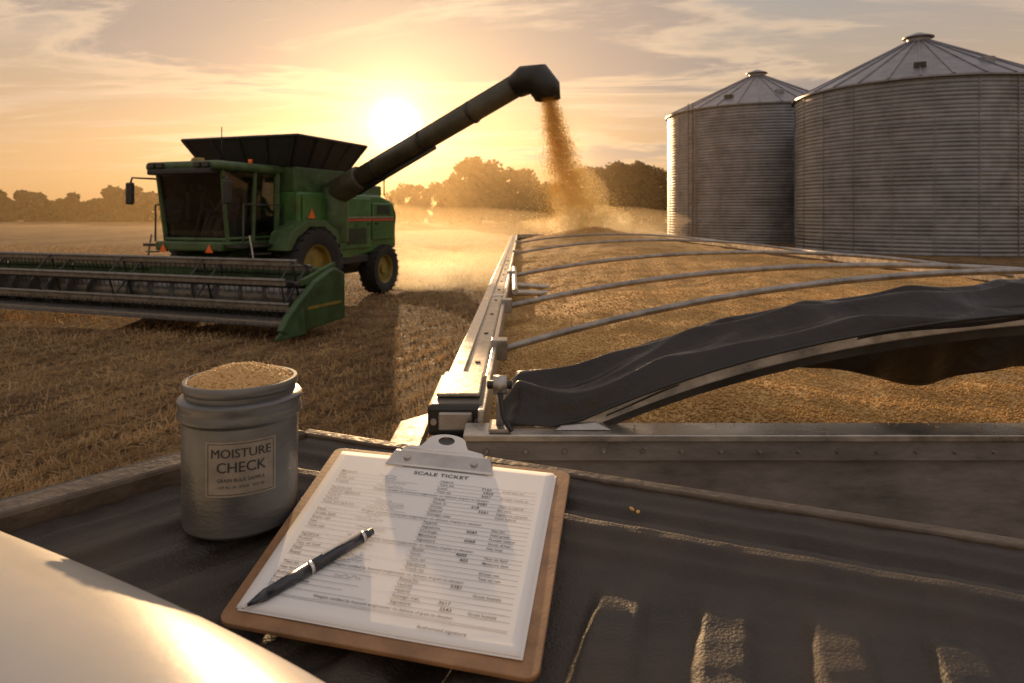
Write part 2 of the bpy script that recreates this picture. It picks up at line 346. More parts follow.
def tree(x,y,h,wd,nl=10000):
    e=empty('oak_tree',(x,y,0)); g=Geo(); g.cyl((x,y,-.2),(x+.2,y,h*.45),h*.03,r2=h*.018,seg=8)
    k=44; C=[];R=[]
    for i in range(k):
        th=random.uniform(0,6.28); rr=random.random()**.55; zz=random.uniform(.14,.88); prof=math.sin(math.pi*min(1,(zz+.05)/1.0))**.5
        c=(x+math.cos(th)*rr*wd*.42*prof,y+math.sin(th)*rr*wd*.42*prof,h*zz); C.append(c); R.append(wd*random.uniform(.08,.16))
        if i%3==0: g.cyl((x+.15,y,h*.3),c,h*.011,r2=h*.004,seg=5)
    g.out('trunk',TRUNK,e,world=True)
    quadobj('crown',leaves(np.array(C),np.array(R),nl,h*.022),LEAF,e)
for x,y,h,wd in((-7,138,14.6,15),(1,146,12.5,13),(-13,148,11,12),(16,134,12,13),(21,140,13.6,13),(26.5,146,14,13),(-21,140,9,11),(31.5,150,13.5,13),(9,150,10,11),(36,146,12,12)):
    tree(x,y,h,wd)
def treeline(name,x0,x1,y,h0,h1,step,m):
    C=[];R=[]; x=x0
    while x<x1:
        h=random.uniform(h0,h1)*(1+.22*math.sin(x*.06)+.12*math.sin(x*.21)); 
        for i in range(12):
            C.append((x+random.gauss(0,h*.3),y+random.uniform(-6,6),h*random.uniform(.02,.86))); R.append(h*random.uniform(.14,.26))
        x+=step*random.uniform(.6,1.3)
    C=np.array(C);R=np.array(R); quadobj(name,leaves(C,R,int(len(C)*110),.46*(h1/8)),m)
treeline('distant_treeline',-190,-50,196,8.5,11.5,3.6,LEAF2)
treeline('distant_treeline',-62,80,170,5.5,8.5,3.6,LEAF2)

# ------------------------------------------------------------ silos
def silo(x,y,r,he,ha):
    e=empty('grain_silo',(x,y,0))
    prof=[]; zc=0
    while zc<he:
        prof.append((r+.013*math.sin(zc*2*math.pi/.22),zc)); zc+=.037
    prof.append((r,he))
    lathe('corrugated_wall',prof,SILO,e,seg=128)
    g=Geo(); ns=22
    for i in range(ns):
        t=2*math.pi*i/ns; c,s=math.cos(t),math.sin(t)
        p=[((r+.010)*c-.03*s*q,(r+.010)*s+.03*c*q) for q in(-1,1)]; p2=[((r+.028)*c-.03*s*q,(r+.028)*s+.03*c*q) for q in(1,-1)]
        pp=p+p2; v=[(a,b,0) for a,b in pp]+[(a,b,he-.05) for a,b in pp]; g.add(v,BF)
    fixn(g.out('seams',SILO,e))
    g=Geo()
    for k in range(1,int(he/.88)+1): 
        zc=k*.88; n=96
        for i in range(n):
            t0=2*math.pi*i/n;t1=2*math.pi*(i+1)/n
            ra=r+.013; rb=r+.030
            v=[(R_*math.cos(t),R_*math.sin(t),z_) for t in(t0,t1) for R_,z_ in((ra,zc-.035),(rb,zc-.02),(rb,zc+.02),(ra,zc+.035))]
            g.add(v,[(0,4,5,1),(1,5,6,2),(2,6,7,3)])
    g.out('sheet_laps',SILO,e)
    rc=.75; zc=he+(ha-.5-he)
    lathe('roof_cone',[(r+.18,he-.06),(r+.18,he+.04),(rc,zc),(rc,zc+.02)],SILOR,e,seg=96)
    lathe('roof_vent',[(rc*.85,zc-.1),(rc*.85,zc+.3),(rc*1.15,zc+.3),(rc*1.15,zc+.36),(.2,zc+.62),(0,zc+.62)],SILOR,e,seg=32)
    g=Geo(); nr=30
    for i in range(nr):
        t=2*math.pi*i/nr; g.cyl(((r+.18)*math.cos(t),(r+.18)*math.sin(t),he+.07),(rc*math.cos(t),rc*math.sin(t),zc+.04),.045,seg=6)
    g.out('roof_ribs',SILOR,e)
    return e
for (x,y,r,he,ha,ta,va) in ((20.8,58,7.4,10.5,14.3,-150,-130),(25.0,42,7.05,9.4,13.2,-62,-120)):
    e=silo(x,y,r,he,ha); g=Geo()
    t=math.radians(ta); 
    def pt(rr,off,zz): return (rr*math.cos(t)-off*math.sin(t),rr*math.sin(t)+off*math.cos(t),zz)
    for o in(-.25,.25): g.cyl(pt(r+.25,o,.4),pt(r+.25,o,he+.5),.03,seg=5)
    for k in range(int(he/.4)): g.cyl(pt(r+.25,-.25,.6+k*.4),pt(r+.25,.25,.6+k*.4),.018,seg=5)
    g.out('ladder',DARKM,e)
    for q,(dv,fr_) in enumerate(((0,.8),(38,.72))):
        t2=math.radians(va+dv); rr=r*fr_; zz=he+(ha-.5-he)*(1-(rr-.75)/(r-.6))+.12
        Rm=Matrix.Rotation(t2,3,'Z'); c=(rr*math.cos(t2),rr*math.sin(t2),zz)
        box('roof_hatch',(c[0]-.28,c[0]+.28,c[1]-.3,c[1]+.3,c[2]-.25,c[2]+.12),SILOR if q else DARKM,e,R=Rm,c=c,bevel=.04)

# ------------------------------------------------------------ combine harvester (local: x forward, y right-hand side seen, z up)
O=Vector((-6.1,16.3,0)); RZ=math.radians(-110)
cb_=empty('combine_harvester',O,RZ)
Minv=(Matrix.Translation(O)@Matrix.Rotation(RZ,4,'Z')).inverted()
def W2L(p): return Minv@Vector(p)
prism('body_side_panels',[(.25,1.0),(.25,2.72),(-3.3,2.72),(-4.0,2.55),(-4.25,2.2),(-4.1,1.35),(-3.0,1.18),(-1.4,.95)],-1.4,1.4,GREEN,cb_,bevel=.07)
box('chassis',(-3.9,1.3,-.9,.9,.6,1.02),DARKM,cb_,bevel=.03)
for sy in(-1,1):
    g=Geo()
    for (x0,x1,z0,z1) in((-1.15,.15,1.55,2.62),(-2.75,-1.22,1.3,2.62),(-3.95,-2.82,1.5,2.5)):
        g.box(x0,x1,sy*1.43-.03,sy*1.43+.03,z0,z1)
    g.out('access_doors',GREEN,cb_,bevel=.025)
    box('stripe',(-3.9,-1.0,sy*1.468-.008,sy*1.468+.008,2.02,2.07),RED,cb_)
    box('stripe_silver',(-3.9,-1.0,sy*1.468-.008,sy*1.468+.008,2.10,2.125),ALU,cb_)
    g=Geo()
    for k in range(9): g.box(-3.7,-3.05,sy*1.465-.012,sy*1.465+.012,2.2+k*.028,2.215+k*.028)
    for k in range(14): g.box(-2.5,-1.6,sy*1.465-.012,sy*1.465+.012,1.42+k*.03,1.436+k*.03)
    g.out('side_vents',BLACKP,cb_)
    g=Geo()
    for x in(-.95,-.1,-1.4,-2.6,-3.0): g.box(x-.05,x+.05,sy*1.475-.02,sy*1.475+.02,1.92,1.96)
    g.out('door_latches',BLACKP,cb_)
    box('lower_skirt',(-2.7,-1.1,sy*1.36-.04,sy*1.36+.04,.92,1.12),BLACKP,cb_,bevel=.02)
    prism('wheel_arch',[(-1.0,1.0),(-.85,1.75),(-.3,2.05),(.4,2.05),(.95,1.8),(1.1,1.4),(.95,1.4),(.75,1.65),(.3,1.9),(-.25,1.9),(-.7,1.6),(-.85,1.0)],sy*1.2,sy*1.75,GREEND,cb_,bevel=.02)
box('engine_deck',(-3.9,-2.5,-1.1,1.1,2.7,3.0),GREEND,cb_,bevel=.05)
g=Geo()
for k in range(12): g.box(-4.02,-3.98,-1+k*.17,-.9+k*.17,2.72,2.98)
g.out('engine_grille',BLACKP,cb_)
tube('deck_rail',[(-3.85,1.2,2.72),(-3.85,1.2,3.25),(-2.7,1.2,3.25),(-2.7,1.2,2.72)],.022,DARKM,cb_)
box('rear_hood',(-4.7,-4.05,-1.1,1.1,1.2,2.0),GREEND,cb_,bevel=.06)
cyl('exhaust',(-3.0,-.8,2.9),(-3.0,-.8,3.5),.09,DARKM,cb_)
def ring(z,xf,xb,yy): return [(xf,-yy,z),(xb,-yy,z),(xb,yy,z),(xf,yy,z)]
hexa('grain_tank',ring(2.7,.2,-2.3,1.25)+ring(3.3,.25,-2.3,1.28),GREEND,cb_,bevel=.04)
xf0,xb0,y_0,xf1,xb1,y_1,zt1=.3,-1.9,1.28,.62,-2.2,1.66,3.96
lo=ring(3.3,xf0,xb0,y_0); hi=ring(zt1,xf1,xb1,y_1)
lo2=ring(3.3,xf0-.05,xb0+.05,y_0-.05); hi2=ring(zt1,xf1-.05,xb1+.05,y_1-.05)
V8=lo+hi+lo2+hi2
F=[]
for i in range(4):
    j=(i+1)%4; F+= [(i,j,4+j,4+i),(8+j,8+i,12+i,12+j),(4+i,4+j,12+j,12+i)]
fixn(mobj('tank_extension',V8,F,BLACKP,cb_))
g=Geo()
for s in(-1,1):
    for k in range(5):
        f_=k/4; g.cyl((xf0+(xb0-xf0)*f_,s*(y_0+.02),3.32),(xf1+(xb1-xf1)*f_,s*(y_1+.02),zt1),.025,seg=6)
for k in range(5): g.cyl((xf0+.02,-1.2+.6*k,3.32),(xf1+.02,(-1.2+.6*k)*1.33,zt1),.025,seg=6)
g.cyl((xf1,-y_1,zt1),(xf1,y_1,zt1),.035,seg=6); g.cyl((xb1,-y_1,zt1),(xb1,y_1,zt1),.035,seg=6)
for s in(-1,1): g.cyl((xf1,s*y_1,zt1),(xb1,s*y_1,zt1),.035,seg=6)
g.out('extension_ribs',DARKM,cb_)
X,Y=np.meshgrid(np.linspace(-1.95,.35,30),np.linspace(-1.35,1.35,30)); Zt=3.60+.2*np.cos(X+1)*np.cos(Y)+.02*rng.random(X.shape)
gridmesh('tank_grain',np.stack([X,Y,Zt],-1),GRAIN,cb_)
# cab
CW=.84
box('cab_floor',(.3,2.1,-CW-.05,CW+.05,1.42,1.62),GREEND,cb_,bevel=.04)
box('cab_back_wall',(.3,.38,-CW+.05,CW-.05,1.62,2.3),BLACKP,cb_)
box('cab_roof',(.15,2.3,-CW-.14,CW+.14,3.10,3.30),GREEND,cb_,bevel=.09,seg=3)
box('roof_visor',(2.1,2.36,-CW,CW,3.02,3.14),BLACKP,cb_,bevel=.03)
g=Geo()
for s in(-1,1):
    g.cyl((1.85,s*CW,1.6),(2.05,s*(CW+.03),3.12),.045,seg=8); g.cyl((1.15,s*(CW+.05),1.6),(1.1,s*(CW+.06),3.12),.04,seg=8); g.cyl((.36,s*(CW+.03),1.6),(.36,s*(CW+.05),3.12),.07,seg=8)
    g.cyl((.36,s*(CW+.04),1.68),(1.86,s*(CW+.02),1.68),.035,seg=6)
g.cyl((1.86,-CW,1.66),(1.86,CW,1.66),.04,seg=8)
g.out('cab_pillars',GREEND,cb_)
hexa('cab_glass',[(.42,-CW+.02,1.64),(1.83,-CW+.04,1.64),(1.83,CW-.04,1.64),(.42,CW-.02,1.64),(.42,-CW,3.09),(2.02,-CW,3.09),(2.02,CW,3.09),(.42,CW,3.09)],GL,cb_)
DX=-.2
g=Geo(); g.box(.85+DX,1.35+DX,-.26,.26,1.75,2.05); g.box(.78+DX,.92+DX,-.26,.26,2.05,2.75); g.box(.78+DX,.9+DX,-.13,.13,2.75,2.95)
g.out('seat',BLACKP,cb_,bevel=.04)
cyl('steering_column',(1.95+DX,0,1.6),(1.68+DX,0,2.18),.035,BLACKP,cb_)
bpy.ops.mesh.primitive_torus_add(major_radius=.19,minor_radius=.018,location=(1.66+DX,0,2.2),rotation=(0,math.radians(-30),0)); sw=bpy.context.object; sw.name='steering_wheel'; sw.data.materials.append(BLACKP); sw.parent=cb_
box('console',(.9+DX,1.6+DX,.4,.62,1.62,2.15),BLACKP,cb_,bevel=.03)
tube('wiper',[(1.9,0,1.7),(1.96,.25,2.3),(2.0,.3,2.6)],.014,BLACKP,cb_)
g=Geo()
for yy in(-.72,-.5,.5,.72): g.box(2.3,2.37,yy-.08,yy+.08,3.16,3.27)
g.out('roof_lights',DARKM,cb_,bevel=.015)
cyl('beacon',(.9,.6,3.30),(.9,.6,3.42),.045,ORANGE,cb_); cyl('antenna',(.8,-.3,3.3),(.8,-.3,4.2),.012,BLACKP,cb_,seg=6)
cyl('gps_dome',(1.8,0,3.3),(1.8,0,3.40),.16,RIM,cb_,r2=.12)
for s in(-1,1):
    tube('mirror_arm',[(2.0,s*CW,2.95),(2.35,s*1.25,2.97),(2.35,s*1.3,2.85)],.022,BLACKP,cb_)
    box('mirror',(2.32,2.4,s*1.3-.1,s*1.3+.1,2.4,2.87),BLACKP,cb_,bevel=.03)
    tube('handrail',[(1.8,s*1.2,1.6),(1.8,s*1.2,2.4),(.6,s*1.25,2.4),(.6,s*1.25,1.6)],.022,DARKM,cb_)
    g=Geo(); g.box(.2,2.0,s*1.12-.22,s*1.12+.22,1.5,1.56)
    for k in range(5): g.box(1.35,1.75,s*(1.42+.03*k)-.12,s*(1.42+.03*k)+.12,1.35-.22*k,1.38-.22*k)
    g.out('platform_steps',DARKM,cb_)
    tube('step_rail',[(1.78,s*1.34,1.75),(1.78,s*1.6,.5)],.02,STEEL,cb_)
    v=[(2.13,s*.62-.10,1.40),(2.13,s*.62+.10,1.40),(2.13,s*.62,1.57)]
    v+= [(a+.012,b,c) for a,b,c in v]; fixn(mobj('warning_triangle',v,[(0,1,2),(3,4,5),(0,1,4,3),(1,2,5,4),(2,0,3,5)],ORANGE,cb_))
v=[(-.25,1.475,2.1),(.0,1.475,2.1),(-.125,1.475,2.32)]; v+=[(a,b+.012,c) for a,b,c in v]
fixn(mobj('warning_triangle_side',v,[(0,1,2),(3,4,5),(0,1,4,3),(1,2,5,4),(2,0,3,5)],ORANGE,cb_))
def wheel(name,c,r,wd,lug=True):
    hw=wd/2
    lathe(name+'_tyre',[(r*.58,-hw*.8),(r*.75,-hw),(r*.93,-hw*.95),(r*.975,-hw*.6),(r*.98,0),(r*.975,hw*.6),(r*.93,hw*.95),(r*.75,hw),(r*.58,hw*.8)],RUBBER,cb_,center=c,axis='y',seg=48)
    lathe(name+'_rim',[(r*.6,-hw*.8),(r*.6,hw*.8),(r*.54,hw*.7),(r*.5,hw*.3),(r*.2,hw*.35),(r*.18,hw*.6),(0,hw*.6)],RIM,cb_,center=c,axis='y',seg=32)
    lathe(name+'_rim_in',[(r*.6,-hw*.8),(r*.54,-hw*.7),(r*.5,-hw*.3),(0,-hw*.35)],RIM,cb_,center=c,axis='y',seg=32)
    g=Geo(); nl=22
    for i in range(nl):
        for s in(-1,1):
            t=2*math.pi*(i+(.5 if s>0 else 0))/nl
            v=[]
            for (yy,dt) in((0,0),(s*hw*.98,.16)):
                for q in(-1,1):
                    for rr in(r*.95,r*1.02 if yy==0 else r*.99):
                        tt=t+dt+q*.045; v.append((c[0]+rr*math.cos(tt),c[1]+yy,c[2]+rr*math.sin(tt)))
            g.add(v,[(0,1,3,2),(4,6,7,5),(0,4,5,1),(2,3,7,6),(1,5,7,3),(0,2,6,4)])
    fixn(g.out(name+'_lugs',RUBBER,cb_))
for s in(-1,1):
    wheel('front_wheel',(0,s*1.5,.95),.95,.62); wheel('rear_wheel',(-3.4,s*1.32,.68),.68,.5)
cyl('front_axle',(0,-1.4,.95),(0,1.4,.95),.14,DARKM,cb_); cyl('rear_axle',(-3.4,-1.2,.66),(-3.4,1.2,.66),.1,DARKM,cb_)
hexa('feeder_house',[(.8,-.6,.95),(2.5,-.6,.42),(2.5,.6,.42),(.8,.6,.95),(.8,-.6,1.55),(2.5,-.6,1.1),(2.5,.6,1.1),(.8,.6,1.55)],GREEND,cb_,bevel=.03)
# header
y0,y1=-6.6,3.85
box('header_back',(2.38,2.46,y0,y1,.35,1.05),HGREEN,cb_,bevel=.02)
box('header_floor',(2.46,3.5,y0,y1,.28,.33),STEEL,cb_)
box('header_beam',(2.28,2.50,y0,y1,1.05,1.19),HGREEN,cb_,bevel=.03)
box('header_lower_beam',(2.25,2.38,y0,y1,.3,.45),DARKM,cb_,bevel=.02)
cyl('auger_drum',(2.85,y0,.66),(2.85,y1,.66),.2,REELM,cb_,seg=24)
vv=[];ff=[];n=1000
for i in range(n+1):
    yy=y0+(y1-y0)*i/n; sgn=1 if yy<-1 else -1; t=sgn*(yy+1)*2*math.pi/.55
    vv+=[(2.85+.2*math.cos(t),yy,.66+.2*math.sin(t)),(2.85+.33*math.cos(t),yy,.66+.33*math.sin(t))]
    if i: ff.append((2*i-2,2*i-1,2*i+1,2*i))
mobj('auger_flighting',vv,ff,REELM,cb_,smooth=True)
box('cutter_bar',(3.46,3.56,y0,y1,.25,.31),REELM,cb_)
g=Geo(); yy=y0+.05
while yy<y1: g.cyl((3.54,yy,.28),(3.70,yy,.27),.022,r2=.003,seg=5); yy+=.1
g.out('cutter_guards',STEEL,cb_)
rx,rz_,rr=3.2,.95,.44
g=Geo(); gt=Geo(); gs=Geo()
for k in range(6):
    t=math.radians(15+60*k); bx,bz=rx+rr*math.cos(t),rz_+rr*math.sin(t)
    g.cyl((bx,y0+.15,bz),(bx,y1-.15,bz),.032,seg=8); g.box(bx-.012,bx+.012,y0+.15,y1-.15,bz-.09,bz+.02)
    yy=y0+.2
    while yy<y1-.2: gt.cyl((bx,yy,bz-.02),(bx-.05,yy,bz-.24),.008,r2=.005,seg=4,caps=False); yy+=.12
    for q in range(6):
        ys=y0+.25+q*(y1-y0-.5)/5; gs.cyl((rx,ys,rz_),(bx,ys,bz),.022,seg=6)
        t2=math.radians(75+60*k); gs.cyl((bx,ys,bz),(rx+rr*math.cos(t2),ys,rz_+rr*math.sin(t2)),.016,seg=6)
g.out('reel_bats',REELM,cb_); gt.out('reel_tines',BLACKP,cb_); gs.out('reel_spiders',DARKM,cb_)
cyl('reel_shaft',(rx,y0+.1,rz_),(rx,y1-.1,rz_),.07,DARKM,cb_)
for yy in(y0,y1):
    prism('header_end_shield',[(2.25,.25),(2.25,1.1),(2.6,1.22),(3.15,1.02),(3.6,.72),(3.9,.48),(4.05,.28),(3.95,.19),(3.5,.18)],yy,yy+.13,HGREEN,cb_,bevel=.03)
    box('shield_trim',(2.4,3.4,yy-.004 if yy<0 else yy+.131,yy+.0 if yy<0 else yy+.139,.55,.60),RIM,cb_)
    hexa('divider_snout',[(3.5,yy-.05,.15),(4.15,yy+.05,.12),(4.15,yy+.09,.12),(3.5,yy+.2,.15),(3.5,yy,.6),(4.15,yy+.05,.17),(4.15,yy+.09,.17),(3.5,yy+.14,.6)],HGREEN,cb_,bevel=.02)
    hexa('reel_arm',[(2.35,yy-.1,1.2),(3.3,yy-.1,.95),(3.3,yy-.02,.95),(2.35,yy-.02,1.2),(2.35,yy-.1,1.3),(3.3,yy-.1,1.05),(3.3,yy-.02,1.05),(2.35,yy-.02,1.3)],GREEND,cb_)
tube('header_hoses',[(2.2,y1-.3,1.1),(2.15,y1-1.2,.9),(2.1,1.2,1.0),(1.9,.7,1.3)],.03,BLACKP,cb_)
# unloading auger
p0=Vector((-4.35,16.75,2.70)); p1=Vector((.28,14.45,5.02)); dr=(p1-p0).normalized()
cyl('unloading_auger',W2L(p0),W2L(p1),.235,AUGM,cb_,seg=28)
cyl('auger_elbow',W2L(p0-Vector((0,0,1.2))),W2L(p0+Vector((0,0,.15))),.33,GREEND,cb_,seg=24,bevel=.03)
cyl('auger_elbow_collar',W2L(p0-dr*.3),W2L(p0+dr*.9),.32,AUGM,cb_,seg=24,bevel=.03)
for q in(.25,.5,.75): 
    c=p0+(p1-p0)*q; cyl('auger_flange',W2L(c-dr*.03),W2L(c+dr*.03),.265,DARKM,cb_,seg=24)
tube('auger_light_cable',[W2L(p0+(p1-p0)*q+Vector((0,-.1,.25))) for q in(.1,.4,.7,.98)],.03,BLACKP,cb_)
cyl('auger_truss',W2L(p0+dr*.8+Vector((0,0,-.33))),W2L(p0+dr*3.2+Vector((0,0,-.3))),.05,DARKM,cb_)
vv=[];ff=[];path=[p1-dr*.25,p1+dr*.05,p1+Vector((.28,-.1,.0)),p1+Vector((.42,-.13,-.18)),p1+Vector((.47,-.14,-.42))]; rad=[.26,.32,.35,.32,.27]
tang=[dr,dr,Vector((.75,-.3,-.4)),Vector((.35,-.1,-.9)),Vector((.1,0,-1))]; ns=24
side=Vector((0,0,1)).cross(dr).normalized()
for p,r_,tg in zip(path,rad,tang):
    tg=tg.normalized(); a_=side; b_=tg.cross(a_).normalized()
    for i in range(ns):
        th=2*math.pi*i/ns; vv.append(W2L(p+a_*math.cos(th)*r_+b_*math.sin(th)*r_))
for k in range(len(path)-1):
    for i in range(ns): ff.append((k*ns+i,k*ns+(i+1)%ns,(k+1)*ns+(i+1)%ns,(k+1)*ns+i))
o=fixn(mobj('auger_spout',vv,ff,BLACKP,cb_,smooth=True)); m=o.modifiers.new('s','SOLIDIFY'); m.thickness=.03
# driver
dm=bpy.data.meshes.new('combine_driver')
J=[(1.05,0,2.08,.16),(1.02,0,2.35,.17),(1.03,0,2.55,.19),(1.05,0,2.68,.06),(1.08,0,2.80,.10),(1.09,0,2.90,.085),
   (1.05,.2,2.52,.07),(1.15,.28,2.28,.05),(1.45,.2,2.22,.04),(1.6,.16,2.27,.045),
   (1.05,-.2,2.52,.07),(1.15,-.28,2.28,.05),(1.45,-.2,2.22,.04),(1.6,-.16,2.27,.045),
   (1.15,.1,2.06,.11),(1.5,.12,2.1,.085),(1.6,.12,1.72,.06),(1.75,.12,1.67,.05),
   (1.15,-.1,2.06,.11),(1.5,-.12,2.1,.085),(1.6,-.12,1.72,.06),(1.75,-.12,1.67,.05)]
J=[(a+DX,b,c,d) for a,b,c,d in J]
E=[(0,1),(1,2),(2,3),(3,4),(4,5),(2,6),(6,7),(7,8),(8,9),(2,10),(10,11),(11,12),(12,13),(0,14),(14,15),(15,16),(16,17),(0,18),(18,19),(19,20),(20,21)]
ML=Matrix.Translation(O)@Matrix.Rotation(RZ,4,'Z')
dm.from_pydata([tuple(Vector(j[:3])) for j in J],E,[]); dm.update()
do=link(bpy.data.objects.new('combine_driver',dm)); do.matrix_world=ML; dm.materials.append(CLOTH)
sk=do.modifiers.new('skin','SKIN'); sk.use_smooth_shade=True
for i,j in enumerate(J): dm.skin_vertices[0].data[i].radius=(j[3],j[3])
dm.skin_vertices[0].data[0].use_root=True
do.modifiers.new('sub','SUBSURF').levels=2

# ------------------------------------------------------------ grain stream
n=44000; t=rng.random(n)**.85; 
zt=4.60-2.80*t; xc=.76+.46*t**.8+.38*t**2.5; sp=.09+.18*t+.26*t**3
px=xc+rng.normal(0,1,n)*sp*.9; py=14.3+rng.normal(0,1,n)*sp*.9; pz=zt+rng.normal(0,.05,n)
px+=.05*np.sin(zt*9+rng.normal(0,.4,n))*t
kernels('falling_grain',np.stack([px,py,pz],-1),.0105,STREAM)

# ------------------------------------------------------------ grain trailer (world coordinates)
WORLD[0]=True
RT=1.70
tr_=empty('grain_trailer',(1.9,8.8,0))
def lx(y): return -.19+(y-1.6)*(.20/14.4)
def rx_(y): return 4.35-(y-1.6)*(.85/14.4)
YN,YF=1.62,16.0
def rail(name,f0,w0,z0,z1,m,sgn=1,ya=YN-.05,yb=YF,bevel=.01):
    a0,a1=f0(ya),f0(yb)
    return hexa(name,[(a0,ya,z0),(a0+w0*sgn,ya,z0),(a1+w0*sgn,yb,z0),(a1,yb,z0),(a0,ya,z1),(a0+w0*sgn,ya,z1),(a1+w0*sgn,yb,z1),(a1,yb,z1)],m,tr_,bevel=bevel)
rail('left_rail',lx,.10,1.62,RT,ALUW,ya=1.86)
rail('left_rail_cap',lambda y:lx(y)-.012,.045,1.702,1.712,ALU,bevel=.003,ya=2.1)
rail('left_rail_lip',lambda y:lx(y)+.103,.018,1.60,RT+.012,ALU,bevel=.004,ya=1.70)
g=Geo()
for y in np.arange(2.3,15.5,.55):
    x=lx(y)+.065; g.cyl((x,y,RT-.002),(x,y,RT+.005),.009,seg=10)
g.out('rail_bolts',DARKM,tr_)
for y in(4.2,7.4,10.8): box('rail_joint',(lx(y)-.004,lx(y)+.104,y-.05,y+.05,1.64,RT+.004),ALU,tr_,bevel=.003)
rail('left_wall',lambda y:lx(y)+.03,.05,.75,1.619,PANEL)
rail('right_rail',rx_,.12,1.62,RT+.02,ALUW)
rail('right_wall',lambda y:rx_(y)+.03,.05,.75,1.619,PANEL)
box('far_wall',(lx(YF)+.12,rx_(YF),YF-.06,YF,.75,1.63),PANEL,tr_)
box('far_rail',(lx(YF)+.1,rx_(YF),YF-.1,YF+.04,1.632,RT+.03),ALUW,tr_,bevel=.01)
box('floor',(lx(YN)+.1,rx_(YF),YN+.1,YF-.1,.72,.78),PANEL,tr_)
box('end_wall',(-.10,4.3,YN+.002,YN+.05,.75,1.615),PANEL,tr_)
box('end_wall_band',(-.11,4.32,YN-.012,YN+.05,1.617,1.664),PANEL,tr_,bevel=.003)
box('end_wall_flange',(-.115,4.34,YN-.02,YN+.075,1.6645,1.682),ALU,tr_,bevel=.003)
g=Geo(); x=-.06
while x<4.2:
    v,f=cylgeo((x,YN-.018,1.642),(x,YN-.0115,1.642),.0045,r2=.0075,seg=10); g.add(v,f); x+=.092
g.out('rivets',STEEL,tr_)
# corner hardware
box('corner_casting',(-.215,-.072,1.73,2.07,1.635,1.716),DARKM,tr_,bevel=.012)
box('corner_cap',(-.20,-.085,1.80,2.05,1.717,1.727),ALUW,tr_,bevel=.004)
box('corner_latch',(-.185,-.10,1.715,1.728,1.655,1.70),STEEL,tr_,bevel=.004)
for i,x in enumerate((-.198,-.088)): cyl('corner_bolt',(x,1.72,1.675),(x,1.729,1.675),.008,STEEL,tr_)
box('corner_post',(-.20,-.09,1.64,1.80,.75,1.634),PANEL,tr_,bevel=.006)
box('corner_side_plate',(-.32,-.222,1.62,1.95,1.60,1.622),ALUW,tr_,bevel=.006,R=Matrix.Rotation(math.radians(-16),3,'Y'))
cyl('ratchet_post',(-.03,1.645,1.68),(-.03,1.645,1.80),.009,STEEL,tr_)
cyl('ratchet_wheel',(-.045,1.64,1.79),(-.012,1.64,1.79),.022,STEEL,tr_,seg=20)
cyl('ratchet_hub',(-.06,1.64,1.79),(.0,1.64,1.79),.010,DARKM,tr_,seg=14)
box('ratchet_base',(-.055,-.003,1.61,1.69,1.683,1.692),STEEL,tr_,bevel=.002)
tube('ratchet_strap',[(-.03,1.63,1.78),(-.02,1.61,1.72),(.0,1.60,1.69)],.006,BLACKP,tr_)
def arch(x,xl,xr,rise,base):
    c=(xl+xr)/2; hw=(xr-xl)/2; return base+rise*(1-abs((x-c)/hw)**2.15) 
for y,rise in((2.55,.29),(3.75,.22),(5.6,.19),(8.8,.17),(12.0,.15)):
    a,b=lx(y)+.13,rx_(y)-.01; xs=np.linspace(a,b,40)
    tube('tarp_bow',[(x,y+.10*math.sin((x-a)/(b-a)*math.pi),arch(x,a,b,rise,RT-.01)) for x in xs],.013 if y<3 else .016,BOWM,tr_)
    box('bow_socket',(a-.03,a+.03,y-.035,y+.035,1.66,1.735),STEEL,tr_,bevel=.004)
def earch(x): return H-(.235+.29*abs((2.05-x)/1.91)**3)
xs=np.linspace(.14,4.05,60)
sweep('end_bow',[(x,1.665,earch(x)) for x in xs],.03,.026,ALU,tr_,bevel=.003)
sweep('end_bow_lower',[(x,1.685,earch(x)-.030) for x in np.linspace(.19,4.0,60)],.012,.022,DARKM,tr_)
hexa('bow_foot',[(.10,1.63,1.683),(.24,1.63,1.683),(.24,1.69,1.683),(.10,1.69,1.683),(.12,1.64,1.692),(.20,1.64,1.70),(.20,1.685,1.70),(.12,1.685,1.692)],STEEL,tr_,bevel=.003)
for a,b in(((.0,4.6,1.67),(.42,5.1,1.60)),((.0,5.1,1.67),(.42,5.5,1.60)),((.02,4.4,1.70),(.02,6.3,1.70))): tube('brace',[a,b],.02,ALU,tr_)
# grain load
xs=np.linspace(0,1,200); ys=np.linspace(0,1,380)**1.5*(YF-.12-YN-.06)+YN+.06
U,Yg=np.meshgrid(xs,ys); Xg=(lx(Yg)+.07)*(1-U)+(rx_(Yg)+.03)*U
def gh(X,Y):
    U=(X-lx(Y))/(rx_(Y)-lx(Y))
    z=1.575+.145*np.sin(np.clip(U,0,1)*math.pi)**.8*(.35+.65*sstep(1.7,4,Y)) + .20*np.exp(-((X-1.65)**2+(Y-14.3)**2*.6)/.9)
    z=z+.022*np.sin(X*5+1.3*np.sin(Y*2.1))*np.sin(Y*2.7+X)+.010*np.sin(X*17+Y*9)*np.sin(Y*13-X*5)
    z=z+.05*np.exp(-((X-.9)**2+(Y-3.6)**2)/.5)+.05*np.exp(-((X-2.6)**2+(Y-6)**2)/1.5)
    return z-.05*np.exp(-((Y-1.7)/.25)**2)
gridmesh('grain_load',np.stack([Xg,Yg,gh(Xg,Yg)],-1),GRAIN,tr_)
n=48000; yy=1.7+7.5*rng.random(n)**1.9; uu=rng.random(n); xx=(lx(yy)+.1)*(1-uu)+(np.minimum(rx_(yy),yy*.85))*uu
kernels('loose_grain',np.stack([xx,yy,gh(xx,yy)+.002],-1),.0055,CORN,tr_)
